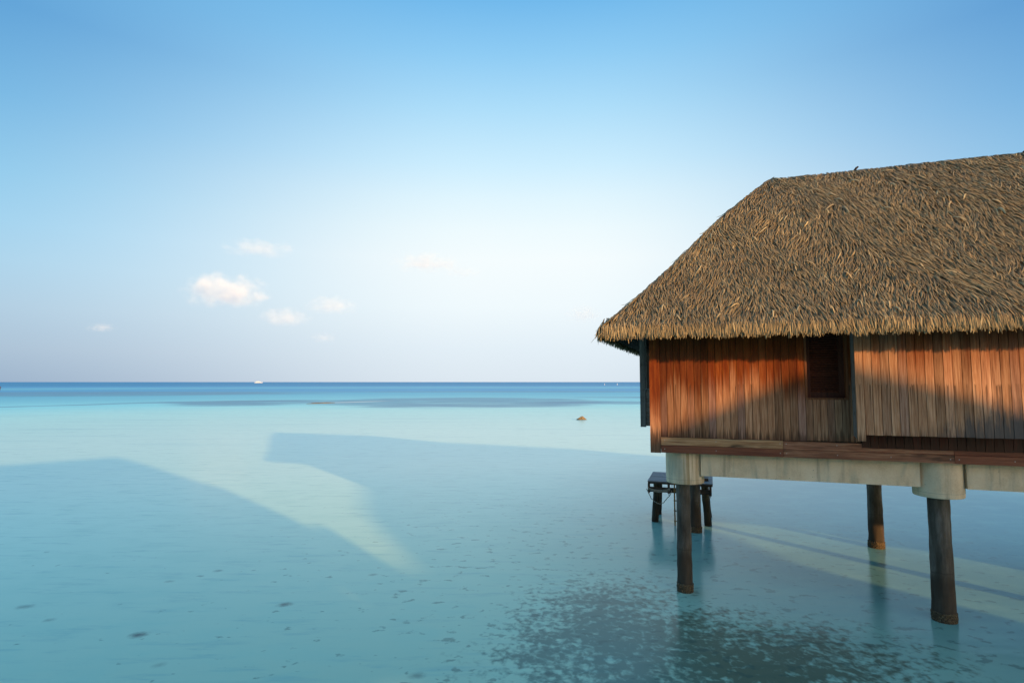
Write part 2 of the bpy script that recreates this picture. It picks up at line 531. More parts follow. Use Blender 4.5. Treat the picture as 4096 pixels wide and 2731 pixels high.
# seagrass on the bottom
bed = g.m('MAXIMUM', ellipse(1.5, 9.3, 2.1, 3.6, -0.3, 1.1, 0.7, (0.8, 0.8)), ellipse(3.7, 8.4, 3.0, 2.3, 0.0, 1.1, 0.7, (0.8, 0.8)))
bed = g.m('MAXIMUM', bed, g.m('MULTIPLY', ellipse(2.6, 8.6, 2.6, 2.4, 0.0, 0.8, 0.5, (0.8, 0.8)), 0.9))
cl = g.noise(g.mapv(oc, (7.2, 6.4, 1), rot=(0, 0, 0.25)), 1.0, 2.5, 0.5, dist=0.4)
cl2 = g.noise(g.mapv(oc, (1.5, 1.8, 1)), 1.0, 3, 0.6)
cl3 = g.noise(g.mapv(oc, (13, 11, 1)), 1.0, 2, 0.5)
v_ = g.m('ADD', g.m('ADD', g.m('MULTIPLY', cl, 0.7), g.m('MULTIPLY', cl3, 0.3)), g.m('MULTIPLY', g.m('SUBTRACT', cl2, 0.5), 0.45))
thr = g.m('SUBTRACT', 0.74, g.m('MULTIPLY', bed, 0.42))
gm = g.m('MULTIPLY', g.step(g.m('SUBTRACT', v_, thr), -0.13, 0.16), g.m('MULTIPLY', g.step(bed, 0.0, 0.35), 0.82))
grass = g.mix(g.step(x, 1.6, 3.2), (0.055, 0.120, 0.115), (0.070, 0.076, 0.045))
col = g.mix(gm, col, grass)
# loose tufts and stones strewn over the sand around it
fl = g.noise(g.mapv(oc, (3.4, 4.6, 1), rot=(0, 0, 0.12)), 1.0, 3, 0.55)
fl2 = g.noise(g.mapv(oc, (0.5, 0.5, 1)), 1.0, 2, 0.5)
fth = g.m('ADD', g.step(x, -8, 2.0, 0.675, 0.59), g.m('MULTIPLY', g.m('SUBTRACT', fl2, 0.5), -0.16))
fm = g.m('MULTIPLY', g.step(g.m('SUBTRACT', fl, fth), -0.01, 0.07), g.step(r, 10, 26, 0.5, 0.0))
col = g.mix(fm, col, (0.055, 0.105, 0.10))
# a few lone coral heads lying under the surface
for (sx, sy, sr, st_) in ((-5.93, 9.36, .15, .85), (-4.10, 10.6, .14, .75), (-8.7, 10.5, .15, .5), (-7.8, 9.93, .1, .4), (-6.9, 11.8, .1, .4), (-6.25, 12.45, .11, .5), (-8.0, 8.7, .13, .35), (-2.9, 12.2, .1, .5), (-5.0, 8.4, .1, .3), (-1.3, 8.1, .12, .5)):
    col = g.mix(g.m('MULTIPLY', ellipse(sx, sy, sr * 1.0, sr * 0.8, 0.2, 0.95, 1.3, (9, 9)), st_), col, (0.05, 0.075, 0.085))
dif = g.n('ShaderNodeBsdfDiffuse')
g.t.links.new(col, dif.inputs['Color'])
gl = g.n('ShaderNodeBsdfGlossy')
gl.inputs['Roughness'].default_value = 0.17
rp = g.noise(g.mapv(oc, (1.4, 4.2, 1)), 1.0, 3, 0.5)
bmp = g.n('ShaderNodeBump')
bmp.inputs['Strength'].default_value = 0.10
bmp.inputs['Distance'].default_value = 0.05
g.t.links.new(rp, bmp.inputs['Height'])
g.t.links.new(bmp.outputs[0], gl.inputs['Normal'])
fr = g.n('ShaderNodeFresnel')
fr.inputs['IOR'].default_value = 1.33
fac = g.m('MINIMUM', g.m('MULTIPLY', fr.outputs[0], 1.0), g.step(r, 40, 110, 0.42, 0.17))
mx = g.n('ShaderNodeMixShader')
g.t.links.new(fac, mx.inputs[0])
g.t.links.new(dif.outputs[0], mx.inputs[1])
g.t.links.new(gl.outputs[0], mx.inputs[2])
g.t.links.new(mx.outputs[0], g.n('ShaderNodeOutputMaterial').inputs['Surface'])
M_WATER = m_

wb = MB()
radii = [0, 6, 14, 30, 70, 160, 400, 1200, 4000, 12000, 45000]
seg = 96
vv = [(0, 0, 0)]
ff = []
for rad in radii[1:]:
    vv += [(rad * math.cos(2 * math.pi * k / seg), rad * math.sin(2 * math.pi * k / seg), 0) for k in range(seg)]
for k in range(seg):
    ff.append((0, 1 + k, 1 + (k + 1) % seg))
for j in range(len(radii) - 2):
    for k in range(seg):
        a, b = 1 + j * seg, 1 + (j + 1) * seg
        ff.append((a + k, b + k, b + (k + 1) % seg, a + (k + 1) % seg))
wb.add(vv, ff)
tag(wb.build('water', M_WATER), kind='structure')

# ---------------------------------------------------------------- the villa on piles
villa = empty('overwater_villa', BASE, YAW)
tag(villa, 'thatched red timber villa on concrete piles standing in the lagoon, filling the right side', 'villa', 'overwater villas along the jetty')

WV = -0.42             # main wall face
BV = -0.75             # bay face
U0, U1 = -0.56, 13.45   # wall ends
VB = 4.1               # back wall
BAY0, BAY1 = 2.855, 13.42


def planks(mb, u0, u1, z0, z1, face, width=0.124, thick=0.02, gap=0.008):
    n = max(1, round((u1 - u0) / width))
    w = (u1 - u0) / n
    for i in range(n):
        a = u0 + i * w
        o = random.uniform(-0.0025, 0.0025)
        mb.box((a + gap / 2, face + o, z0 + random.uniform(0, 0.006)), (a + w - gap / 2, face + thick + o, z1), random.random())


ZT = 5.35
WINB, WINL, WINR = 3.72, 2.16, 2.80
wall = MB()
planks(wall, -0.37, WINL - 0.02, 2.955, ZT, WV)
planks(wall, WINL - 0.02, WINR + 0.02, 2.965, WINB - 0.03, WV, 0.114)
planks(wall, WINR + 0.02, 2.975, 2.965, ZT, WV, 0.09)
wall_o = wall.build('wall', M_WALL, villa)
core = MB()
core.box((U0 + 0.03, WV + 0.028, 2.72), (WINL - 0.03, VB - 0.03, ZT + 0.1))
core.box((WINL - 0.03, WV + 0.20, 2.72), (WINR + 0.03, VB - 0.03, ZT + 0.1))
core.box((WINL - 0.03, WV + 0.028, 2.72), (WINR + 0.03, WV + 0.198, WINB - 0.04))
core.box((WINR + 0.03, WV + 0.028, 2.72), (U1 - 0.03, VB - 0.03, ZT + 0.1))
core.build('wall_core', M_UNDER, villa)
sw = MB()
for k in range(12):
    zz = 2.9 + k * 0.19
    sw.box((U0, WV + 0.03, zz), (U0 + 0.02, VB, zz + 0.183), random.random())
    sw.box((U1 - 0.02, WV + 0.03, zz), (U1, VB, zz + 0.183), random.random())
    sw.box((U0 + 0.03, VB, zz), (U1 - 0.03, VB + 0.02, zz + 0.183), random.random())
sw.build('side_wall', M_GREYBOARD, villa)
cb = MB()
cb.box((U0 - 0.005, WV - 0.022, 2.655), (-0.372, WV + 0.02, ZT), 0.31)
cb.box((U0 - 0.008, WV + 0.021, 2.70), (U0 - 0.0, WV + 0.16, ZT), 0.6)
cb.build('corner_board', M_CORNER, villa)

# window with louvred shutter, set back behind its frame
wf = MB()
wf.box((WINL - 0.02, WV - 0.012, WINB - 0.03), (WINR + 0.02, WV + 0.13, WINB), 0.2)
wf.box((WINL - 0.02, WV - 0.008, WINB + 0.001), (WINL + 0.014, WV + 0.13, ZT), 0.5)
wf.box((WINR - 0.014, WV - 0.008, WINB + 0.001), (WINR + 0.02, WV + 0.13, ZT), 0.7)
win = wf.build('window', M_CASING, villa)
sh = MB()
sv = WV + 0.13
sh.box((WINL + 0.015, sv, WINB + 0.002), (WINL + 0.085, sv + 0.035, ZT), 0.3)
sh.box((WINR - 0.105, sv, WINB + 0.002), (WINR - 0.015, sv + 0.035, ZT), 0.6)
sh.box((WINL + 0.086, sv, WINB + 0.002), (WINR - 0.106, sv + 0.035, WINB + 0.09), 0.4)
zz = WINB + 0.1
while zz < 5.2:
    p0 = [(WINL + 0.087, sv + 0.004, zz), (WINR - 0.107, sv + 0.004, zz), (WINR - 0.107, sv + 0.03, zz + 0.036), (WINL + 0.087, sv + 0.03, zz + 0.036)]
    p1 = [(q[0], q[1] + 0.003, q[2] - 0.009) for q in p0]
    sh.add(p0 + p1, [(0, 1, 2, 3), (7, 6, 5, 4), (0, 4, 5, 1), (1, 5, 6, 2), (2, 6, 7, 3), (3, 7, 4, 0)], random.random())
    zz += 0.042
sh.build('louvred_shutter', M_FRAME, win)

# projecting bay
bay = MB()
planks(bay, 2.98, BAY1, 3.115, ZT - 0.1, BV, 0.126)
bay.box((BAY0, BV - 0.022, 3.015), (2.972, BV + 0.02, ZT - 0.1), 0.83)
bay_o = bay.build('bay_wall', M_BAY, villa)
bs = MB()
for k in range(3):
    a = BV + 0.021 + k * 0.103
    bs.box((BAY0 + 0.004 + 0.004 * k, a, 3.05 + 0.01 * k), (BAY0 + 0.03, a + 0.098, ZT - 0.1), random.random())
bs.box((BAY0 + 0.031, BV + 0.03, 3.12), (BAY1, WV - 0.003, 3.15), 0.4)
bs.box((BAY1 - 0.02, BV + 0.03, 3.151), (BAY1, WV - 0.003, ZT - 0.1), 0.4)
bs.build('bay_side', M_GREYWOOD, bay_o)
low = MB()
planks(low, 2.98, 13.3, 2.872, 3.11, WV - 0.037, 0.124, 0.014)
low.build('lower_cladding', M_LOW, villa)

# fascia boards under the wall
cuts = [-0.368, 1.75, 4.3, 7.0, 9.42, 11.5, 13.42]
fas = None
for i in range(6):
    a, b = cuts[i] + 0.003, cuts[i + 1] - 0.003
    up_, lo_ = MB(), MB()
    up_.box((a, WV - 0.02, 2.806), (b, WV + 0.026, 2.95 if i == 0 else 2.945), random.random())
    lo_.box((a, WV - 0.04, 2.665), (b, WV + 0.026, 2.802), random.random())
    o1 = up_.build('fascia_board', (M_FASCIA_TOP, M_FASCIA_MID)[i] if i < 2 else M_FASCIA_RED, villa)
    o2 = lo_.build('fascia_board', M_FASCIA_MID if i == 1 else M_FASCIA_RED, villa)
    if i == 0:
        o1['label'] = 'pale sun bleached upper fascia board'
        fas = o2
sc_ = MB()
for u_ in (-0.30, 0.62, 1.70, 1.80, 2.6, 3.4, 4.24, 4.36, 5.1):
    for z_ in (2.735, 2.9):
        vv_ = WV - (0.043 if z_ < 2.8 else 0.023)
        sc_.box((u_ - 0.007, vv_, z_ - 0.007), (u_ + 0.007, vv_ + 0.01, z_ + 0.007))
sc_.build('screw', M_SCREW, fas)['kind'] = 'stuff'

# glazed side bay, seen edge-on past the corner
sb = MB()
SV = 0.82
sb.box((-0.885, SV, 3.04), (-0.775, SV + 0.11, 5.3), 0.4)
sb.box((-0.775, SV + 0.02, 3.86), (-0.74, SV + 0.09, 5.3), 0.7)
sb.box((-0.775, SV - 0.015, 3.825), (-0.562, SV + 0.09, 3.858), 0.6)
side_bay = sb.build('side_bay', M_GREYWOOD, villa)
MB().box((-0.885, SV + 2.2, 3.04), (-0.775, SV + 2.31, 5.3), 0.2).build('post', M_GREYWOOD, side_bay)
sp_ = MB()
for k in range(6):
    z0 = 3.085 + k * 0.122
    sp_.box((-0.773, SV + 0.03 - 0.004 * (k % 2), z0), (-0.562, SV + 0.06, z0 + 0.116), random.random())
sp_.box((-0.865, SV + 0.115, 3.08), (-0.85, SV + 2.195, 3.82), 0.5)
sp_.box((-0.77, SV + 0.07, 3.06), (-0.562, SV + 2.2, 3.082), 0.5)
sp_.build('bay_boards', M_GREYBOARD, side_bay)
gp = MB()
gp.box((-0.738, SV + 0.05, 3.86), (-0.562, SV + 0.06, 5.3))
gp.box((-0.862, SV + 0.115, 3.83), (-0.852, SV + 2.195, 5.3))
gp.build('pane', M_GLASS, side_bay)

# concrete beams and pile caps, piles
bm_ = MB()
bm_.box((0.34, -0.27, 2.235), (3.86, 0.15, 2.72))
front_beam = bm_.build('beam', M_CONC, villa)
bm2 = MB()
bm2.box((4.52, -0.27, 2.235), (8.1, 0.15, 2.72))
bm2.build('beam', M_CONC, villa)
MB().box((8.7, -0.27, 2.235), (12.3, 0.15, 2.72)).build('beam', M_CONC, villa)
bm3 = MB()
bm3.box((0.4, 4.32, 2.245), (12.4, 4.7, 2.70))
bm3.build('beam', M_CONC, villa)
for (cu, cv, rad) in ((0.04, 0.0, 0.355), (4.19, 0.0, 0.37), (8.35, 0.0, 0.37), (12.55, 0.0, 0.37), (12.6, 4.54, 0.36), (0.09, 4.54, 0.36), (4.28, 4.54, 0.36), (8.4, 4.54, 0.36)):
    c = MB()
    zb = 2.062 if cv == 0 else 2.19
    c.lathe((cu, cv), [(rad - 0.035, zb), (rad - 0.01, zb + 0.006), (rad, zb + 0.03), (rad, 2.14), (rad + 0.002, 2.16), (rad + 0.002, 2.662)], 64, 0.004)
    c.build('pile_cap', M_CONC, villa, True)
PROF = lambda r: [(r * 1.12, -1.0), (r * 1.1, 0.0), (r * 1.08, 0.4), (r * 1.03, 0.8), (r, 1.2), (r, 1.7), (r, 2.2)]
for (pu, pv, rad) in ((0.0, 0.0, 0.131), (4.185, 0.0, 0.158), (8.35, 0.0, 0.158), (12.55, 0.0, 0.158), (12.6, 4.54, 0.155), (0.09, 4.62, 0.15), (4.29, 4.54, 0.155), (8.4, 4.54, 0.155)):
    c = MB()
    pr = []
    for j in range(33):
        t = j / 32
        zz = -1.0 + 3.2 * t
        pr.append((rad * (1.0 + 0.11 * max(0, 1 - (zz + 0.1) / 1.4)), zz))
    c.lathe((pu, pv), pr, 36, 0.012)
    po = c.build('pile', M_PILE, villa, True)
    b = MB()
    r0 = rad * 1.11
    bp = [(r0 - 0.01, -0.2)] + [(r0 + 0.004 + 0.008 * random.random(), -0.1 + 0.02 * k) for k in range(13)] + [(r0 - 0.012, 0.17)]
    b.lathe((pu, pv), bp, 96, 0.006)
    for i, q in enumerate(b.v):
        d = 0.012 * (mnoise.noise(Vector(q) * 30) + 0.7 * mnoise.noise(Vector(q) * 70))
        dx, dy = q[0] - pu, q[1] - pv
        l_ = math.hypot(dx, dy)
        b.v[i] = (q[0] + dx / l_ * d, q[1] + dy / l_ * d, q[2] + 0.4 * d)
    b.build('barnacle_collar', M_BARN, po)

# ---------------------------------------------------------------- thatched roof
UE0, VE0, RW, RH, ZE = -1.34, -1.43, 3.28, 3.54, 4.97
RIDGE_L = 9.0
UE1 = UE0 + 2 * RW + RIDGE_L
VE1 = VE0 + 2 * RW


def bulge(t):
    return 0.085 * np.sin(np.pi * np.clip(t, 0, 1) ** 1.4) - 0.085 * np.sin(np.pi * np.clip(np.asarray(t) * 1.5, 0, 1))


# four slopes: corner start, direction along the eave, inward direction, eave length
SLOPES = {
    'front': (np.array([UE0, VE0]), np.array([1., 0.]), np.array([0., 1.]), UE1 - UE0),
    'left': (np.array([UE0, VE1]), np.array([0., -1.]), np.array([1., 0.]), VE1 - VE0),
    'back': (np.array([UE1, VE1]), np.array([-1., 0.]), np.array([0., -1.]), UE1 - UE0),
    'right': (np.array([UE1, VE0]), np.array([0., 1.]), np.array([-1., 0.]), VE1 - VE0),
}
ub = MB()
NT = 14
for nm, (c0, sdir, inw, Ln) in SLOPES.items():
    ns = 24
    grid, faces = [], []
    for j in range(NT + 1):
        t = j / NT
        for i in range(ns + 1):
            s = RW * t + (Ln - 2 * RW * t) * i / ns
            q = c0 + sdir * s + inw * RW * t
            grid.append((q[0], q[1], ZE - 0.05 + RH * t + float(bulge(t))))
    for j in range(NT):
        for i in range(ns):
            a = j * (ns + 1) + i
            faces.append((a, a + 1, a + ns + 2, a + ns + 1))
    ub.add(grid, faces)
# soffit side of the thatch, a hand's breadth below
und = [(UE0 + 0.05, VE0 + 0.05, ZE - 0.12), (UE1 - 0.05, VE0 + 0.05, ZE - 0.12), (UE1 - 0.05, VE1 - 0.05, ZE - 0.12), (UE0 + 0.05, VE1 - 0.05, ZE - 0.12)]
ins = [(U0 + 0.1, WV + 0.05, ZE + 0.62), (U1 - 0.1, WV + 0.05, ZE + 0.62), (U1 - 0.1, VB - 0.05, ZE + 0.62), (U0 + 0.1, VB - 0.05, ZE + 0.62)]
edge = [(UE0, VE0, ZE - 0.05), (UE1, VE0, ZE - 0.05), (UE1, VE1, ZE - 0.05), (UE0, VE1, ZE - 0.05)]
pts = und + ins + edge
fcs = [(0, 1, 5, 4), (1, 2, 6, 5), (2, 3, 7, 6), (3, 0, 4, 7), (8, 9, 1, 0), (9, 10, 2, 1), (10, 11, 3, 2), (11, 8, 0, 3)]
ub.add(pts, fcs)
roof = ub.build('roof', M_UNDER, villa)


def swirl(u, v, k):
    return (np.sin(u * 2.1 + v * 1.3 + k) + np.sin(u * 5.3 - v * 3.7 + 2.1 * k) * 0.7 + np.sin(u * 9.7 + v * 8.1 + 0.7 * k) * 0.5) / 2.2


def strands(nm, s, t, length, width, ang, curl, lift, tone, droop=0.85, nseg=5):
    """rows of folded palm strips lying down one slope; all arrays have one entry per strip"""
    c0, sdir, inw, Ln = SLOPES[nm]
    n = len(s)
    slope_len = math.hypot(RW, RH)
    k = np.linspace(0, 1, nseg + 1)[None, :]
    ca, sa = np.cos(ang)[:, None], np.sin(ang)[:, None]
    dwn = length[:, None] * k * ca
    lat = length[:, None] * (k * sa + curl[:, None] * (k ** 2 - 0.35 * k))
    q = t[:, None] * slope_len - dwn                     # distance left to the eave, up the slope
    over = np.maximum(0, -q)
    tq = np.maximum(q, 0) / slope_len
    inn = RW * tq - over * 0.16
    zz = ZE + RH * tq + bulge(tq) - over * (0.35 + droop * 0.62)
    cosn, sinn = RW / slope_len, RH / slope_len
    up = (-0.035 + lift[:, None] * np.sin(np.clip(k * 1.15, 0, 1) * math.pi * 0.6))
    inn = inn - up * sinn
    zz = zz + up * cosn
    ss = s[:, None] + lat
    px = c0[0] + sdir[0] * ss + inw[0] * inn
    py = c0[1] + sdir[1] * ss + inw[1] * inn
    ctr = np.stack([px, py, zz], -1)                     # n, nseg+1, 3
    tang = np.gradient(ctr, axis=1)
    tang /= np.linalg.norm(tang, axis=-1, keepdims=True)
    nrm_ = np.array([-inw[0] * sinn, -inw[1] * sinn, cosn])
    nrm_ = np.broadcast_to(nrm_, tang.shape)
    hang = np.clip(over / 0.2, 0, 1)[..., None]
    outv = np.array([-inw[0], -inw[1], 0.15])
    nrm_ = nrm_ * (1 - hang) + outv * hang
    side_ = np.cross(tang, nrm_)
    side_ /= np.linalg.norm(side_, axis=-1, keepdims=True)
    nn = np.cross(side_, tang)
    tw = (rng.normal(0, 0.45, n))[:, None, None] * (0.3 + k[..., None])
    sd = side_ * np.cos(tw) + nn * np.sin(tw)
    nn = np.cross(sd, tang)
    prof = np.array([0.75, 1.0, 1.0, 0.95, 0.8, 0.32])[None, :, None] if nseg == 5 else np.linspace(1, 0.4, nseg + 1)[None, :, None]
    hw = (width[:, None, None] * 0.5) * prof
    a = ctr - sd * hw
    b = ctr + nn * hw * 0.75
    c = ctr + sd * hw
    V = np.stack([a, b, c], 2).reshape(-1, 3)            # n*(nseg+1)*3
    base_i = (np.arange(n) * (nseg + 1) * 3)[:, None, None]
    j = (np.arange(nseg) * 3)[None, :, None]
    quad = np.array([[0, 1, 4, 3], [1, 2, 5, 4]])
    F = (base_i[..., None] + j[..., None] + quad[None, None]).reshape(-1, 4)
    T = np.repeat(tone, (nseg + 1) * 3)
    A = np.tile(np.repeat(np.linspace(0, 1, nseg + 1), 3), n)
    return V, F, T, A


def slope_strands(nm, row, dens, wid, scale=1.0):
    c0, sdir, inw, Ln = SLOPES[nm]
    slope_len = math.hypot(RW, RH)
    S, T_ = [], []
    rows = int(slope_len / row)
    for i in range(rows + 1):
        t = (i + 0.5) / rows
        a, b = RW * t, Ln - RW * t
        n = int(max(b - a, 0.02) * dens) + 2
        a, b = min(a, b), max(a, b)
        S.append(rng.uniform(a - 0.05, b + 0.05, n))
        T_.append(np.full(n, t) + rng.normal(0, 0.35 * row / slope_len, n))
    s, t = np.concatenate(S), np.concatenate(T_)
    t = np.clip(t, 0.02, 1.01 if nm in ('front', 'left') else 0.95)
    n = len(s)
    k = hash(nm) % 7 if False else {'front': 0.0, 'left': 2.0, 'back': 4.0, 'right': 5.0}[nm]
    sw_ = swirl(s, t * slope_len, k) + 0.55 * np.sin((s * 0.9 + t * slope_len * 1.0) * 4.2 + k)
    low_ = np.clip((0.22 - t) / 0.2, 0, 1)               # calmer, straighter strips near the eave
    ang = (sw_ * 0.22 + 0.03 + 0.28 * np.clip((s - 3.0) / 5.0, 0, 1) * (1.0 if nm == 'front' else 0.0) + rng.normal(0, 0.14, n)) * (1 - 0.5 * low_)
    curl = (swirl(s * 1.3 + 4, t * slope_len * 1.3, k + 1) * 0.26 + rng.normal(0, 0.14, n)) * (1 - 0.55 * low_)
    length = rng.uniform(0.23, 0.38, n) * scale
    ang = np.clip(ang, -0.6, 0.75)
    lift = rng.uniform(0.015, 0.085, n)
    tone_ = np.clip(rng.normal(0.40, 0.25, n) + 0.08 * sw_, 0, 0.94)
    wide = rng.random(n) < 0.0016
    width = rng.uniform(0.7, 1.25, n) * wid
    width[wide] *= 1.7
    tone_[wide] = 0.96
    lift[wide] += 0.05
    ang[wide] += rng.normal(0, 0.5, int(wide.sum()))
    return strands(nm, s, t, length, width, ang, curl, lift, tone_)


def eave_strands(nm, per_m, wid):
    c0, sdir, inw, Ln = SLOPES[nm]
    n = int(Ln * per_m)
    s = rng.uniform(0.02, Ln - 0.02, n)
    t = rng.uniform(0.0, 0.075, n)
    slope_len = math.hypot(RW, RH)
    clump = swirl(s * 4.0, s * 0 + 1, 3.0)
    reach = 0.205 + 0.04 * clump + rng.normal(0, 0.03, n)   # how far the tip hangs below the edge
    length = t * slope_len + reach
    ang = rng.normal(0, 0.09, n) + 0.07 * swirl(s * 3, s, 1.0)
    curl = rng.normal(0, 0.07, n)
    lift = rng.uniform(0.02, 0.08, n)
    tone_ = np.clip(rng.normal(0.58, 0.2, n), 0, 0.97)
    return strands(nm, s, t, np.maximum(length, 0.2), rng.uniform(0.8, 1.3, n) * wid, ang, curl, lift, tone_)


def line_strands(p0, p1, n, spread, wid, droop_dirs, tone_mu=0.5):
    """strips draped over a hip or the ridge: rooted on the line, running down along it and to both sides"""
    f_ = rng.uniform(0.05, 1.0, n)
    P = p0[None] * (1 - f_)[:, None] + p1[None] * f_[:, None]
    tt = f_ if p0[2] < p1[2] - 0.5 else np.full(n, 1.0)
    P[:, 2] = ZE + RH * tt + bulge(tt) + 0.0
    nseg = 5
    k = np.linspace(0, 1, nseg + 1)[None, :, None]
    along = (p0 - p1) / np.linalg.norm(p0 - p1)
    pick = rng.integers(0, len(droop_dirs), n)
    dd = np.array(droop_dirs)[pick]
    mixf = rng.uniform(*spread, n)[:, None]
    d = along[None] * (1 - mixf) + dd * mixf
    d /= np.linalg.norm(d, axis=1, keepdims=True)
    Ls = rng.uniform(0.26, 0.46, n)[:, None, None]
    lift = rng.uniform(0.02, 0.075, n)[:, None, None]
    upv = np.array([0, 0, 1.0])
    jit = rng.normal(0, 0.09, (n, 1, 3)) * k ** 2
    ctr = P[:, None, :] + d[:, None, :] * Ls * k + upv * (lift * np.sin(np.clip(k * 1.4, 0, 1) * math.pi) * 1.0 - 0.03) + jit * Ls * 1.4
    ctr[..., 2] -= 0.05 * k[..., 0] ** 2
    tang = np.gradient(ctr, axis=1)
    tang /= np.linalg.norm(tang, axis=-1, keepdims=True)
    side_ = np.cross(tang, np.broadcast_to(upv, tang.shape))
    side_ /= np.linalg.norm(side_, axis=-1, keepdims=True) + 1e-6
    nn = np.cross(side_, tang)
    hw = (rng.uniform(0.8, 1.2, n) * wid * 0.5)[:, None, None] * np.array([0.75, 1, 1, 0.95, 0.8, 0.3])[None, :, None]
    V = np.stack([ctr - side_ * hw, ctr + nn * hw * 0.7, ctr + side_ * hw], 2).reshape(-1, 3)
    base_i = (np.arange(n) * (nseg + 1) * 3)[:, None, None, None]
    j = (np.arange(nseg) * 3)[None, :, None, None]
    quad = np.array([[0, 1, 4, 3], [1, 2, 5, 4]])
    F = (base_i + j + quad[None, None]).reshape(-1, 4)
    T = np.repeat(np.clip(rng.normal(tone_mu, 0.2, n), 0, 0.97), (nseg + 1) * 3)
    A = np.tile(np.repeat(np.linspace(0, 1, nseg + 1), 3), n)
    return V, F, T, A


slope_len = math.hypot(RW, RH)


def ddir(inw):
    return np.array([-inw[0] * RW, -inw[1] * RW, -RH]) / slope_len


parts = [slope_strands('front', 0.06, 94, 0.0175), eave_strands('front', 250, 0.0225),
         slope_strands('left', 0.07, 70, 0.022), eave_strands('left', 190, 0.027),
         slope_strands('back', 0.16, 20, 0.05, 1.2), eave_strands('back', 60, 0.05),
         slope_strands('right', 0.16, 20, 0.05, 1.2), eave_strands('right', 60, 0.05)]
c3 = lambda u_, v_, z_: np.array([u_, v_, z_], dtype=float)
RL, RR = c3(UE0 + RW, VE0 + RW, ZE + RH), c3(UE1 - RW, VE0 + RW, ZE + RH)
dF, dL, dB, dR = (ddir(SLOPES[k][2]) for k in ('front', 'left', 'back', 'right'))
parts += [line_strands(c3(UE0, VE0, ZE), RL, 1500, (0.0, 0.5), 0.027, [dF, dL, dF], 0.5),
          line_strands(c3(UE0, VE1, ZE), RL, 500, (0.0, 0.5), 0.03, [dB, dL]),
          line_strands(c3(UE1, VE0, ZE), RR, 400, (0.0, 0.5), 0.04, [dF, dR]),
          line_strands(c3(UE1, VE1, ZE), RR, 300, (0.0, 0.5), 0.04, [dB, dR]),
          line_strands(RL + c3(-0.05, 0, 0), RR, 1600, (0.8, 1.0), 0.022, [dF, dB, dF], 0.3)]


def strands_object(name, parts, mat, parent):
    off = 0
    Vs, Fs, Ts, As = [], [], [], []
    for V, F, T, A in parts:
        Vs.append(V); Fs.append(F + off); Ts.append(T); As.append(A)
        off += len(V)
    V, F, T, A = np.concatenate(Vs), np.concatenate(Fs), np.concatenate(Ts), np.concatenate(As)
    me = bpy.data.meshes.new(name)
    me.vertices.add(len(V))
    me.vertices.foreach_set('co', V.astype(np.float32).ravel())
    me.loops.add(len(F) * 4)
    me.loops.foreach_set('vertex_index', F.astype(np.int32).ravel())
    me.polygons.add(len(F))
    me.polygons.foreach_set('loop_start', (np.arange(len(F)) * 4).astype(np.int32))
    a = me.attributes.new('tone', 'FLOAT', 'POINT')
    a.data.foreach_set('value', T.astype(np.float32))
    a = me.attributes.new('along', 'FLOAT', 'POINT')
    a.data.foreach_set('value', A.astype(np.float32))
    me.update(calc_edges=True)
    me.materials.append(mat)
    o = bpy.data.objects.new(name, me)
    COL.objects.link(o)
    o.parent = parent
    return o


strands_object('thatch', parts, M_THATCH, roof)
for (u_, v_, s_) in ((6.45, 1.84, 1), (3.6, 1.84, 0.35)):
    tf = MB()
    for k in range(9):
        a = random.uniform(-0.5, 0.5)
        e = (u_ - 0.05 + 0.3 * s_ * random.uniform(0.3, 1), v_ + a * 0.1, ZE + RH + 0.03 + 0.09 * s_ * random.uniform(0.3, 1))
        tf.bar((u_ - 0.12, v_, ZE + RH - 0.12), e, 0.03, 0.008, 0.1)
    tf.build('ridge_tuft', M_UNDER, roof)


# ---------------------------------------------------------------- neighbouring villas behind the photographer (their roofs shade the lagoon), plus added shade casters
def copy_tree(o, parent=None):
    c = o.copy()
    COL.objects.link(c)
    if parent:
        c.parent = parent
    for ch in list(o.children):
        copy_tree(ch, c)
    return c


def place_neighbour(near_ridge, udir, label, scl=(1, 1, 1)):
    """puts a copy so that the left end of its ridge stands at near_ridge and its ridge runs along udir"""
    th = math.atan2(udir[1], udir[0])
    c, s = math.cos(th), math.sin(th)
    ru, rv = RL[0] * scl[0], RL[1] * scl[1]
    o = copy_tree(villa)
    o.rotation_euler = (0, 0, th)
    o.location = (near_ridge[0] - (ru * c - rv * s), near_ridge[1] - (ru * s + rv * c), 0)
    o['label'] = label
    o.scale = scl
    return o


place_neighbour((3.5, -2.5), (-0.735, -0.68), 'neighbouring thatched villa right beside the camera, its roof shading the water')
place_neighbour((17.8, -6.8), (0.254, -0.967), 'neighbouring thatched villa behind the camera, its hip shading the plank wall', (0.95, 0.75, 1.0))
place_neighbour((21.0, -21.3), (0.804, 0.595), 'extra squeezed villa copy far behind the camera, added for its shade', (0.5, 0.6, 1.0))  # unseen extra copy, squeezed and set here to close a sunlit gap
place_neighbour(world_pt(17.9, -0.6), (math.cos(R(-24)), math.sin(R(-24))), 'next thatched villa in the row, just beyond the right edge of the photo')

# plank screen added out of view to straighten the neighbour's shadow edge
scr = empty('shadow_screen', (6.95, -2.33, 2.2), math.atan2(0.595, 0.804))
tag(scr, 'unseen plank screen added by the villa beside the camera to shape its shadow', 'screen')
pk = MB()
planks(pk, 0.0, 1.26, 0.0, 2.38, 0.0, 0.126, 0.03, 0.004)
pk.build('boards', M_WALL, scr)
for u_ in (0.02, 1.16):
    MB().box((u_, 0.04, -3.0), (u_ + 0.09, 0.13, 2.3), 0.4).build('post', M_GREYWOOD, scr)

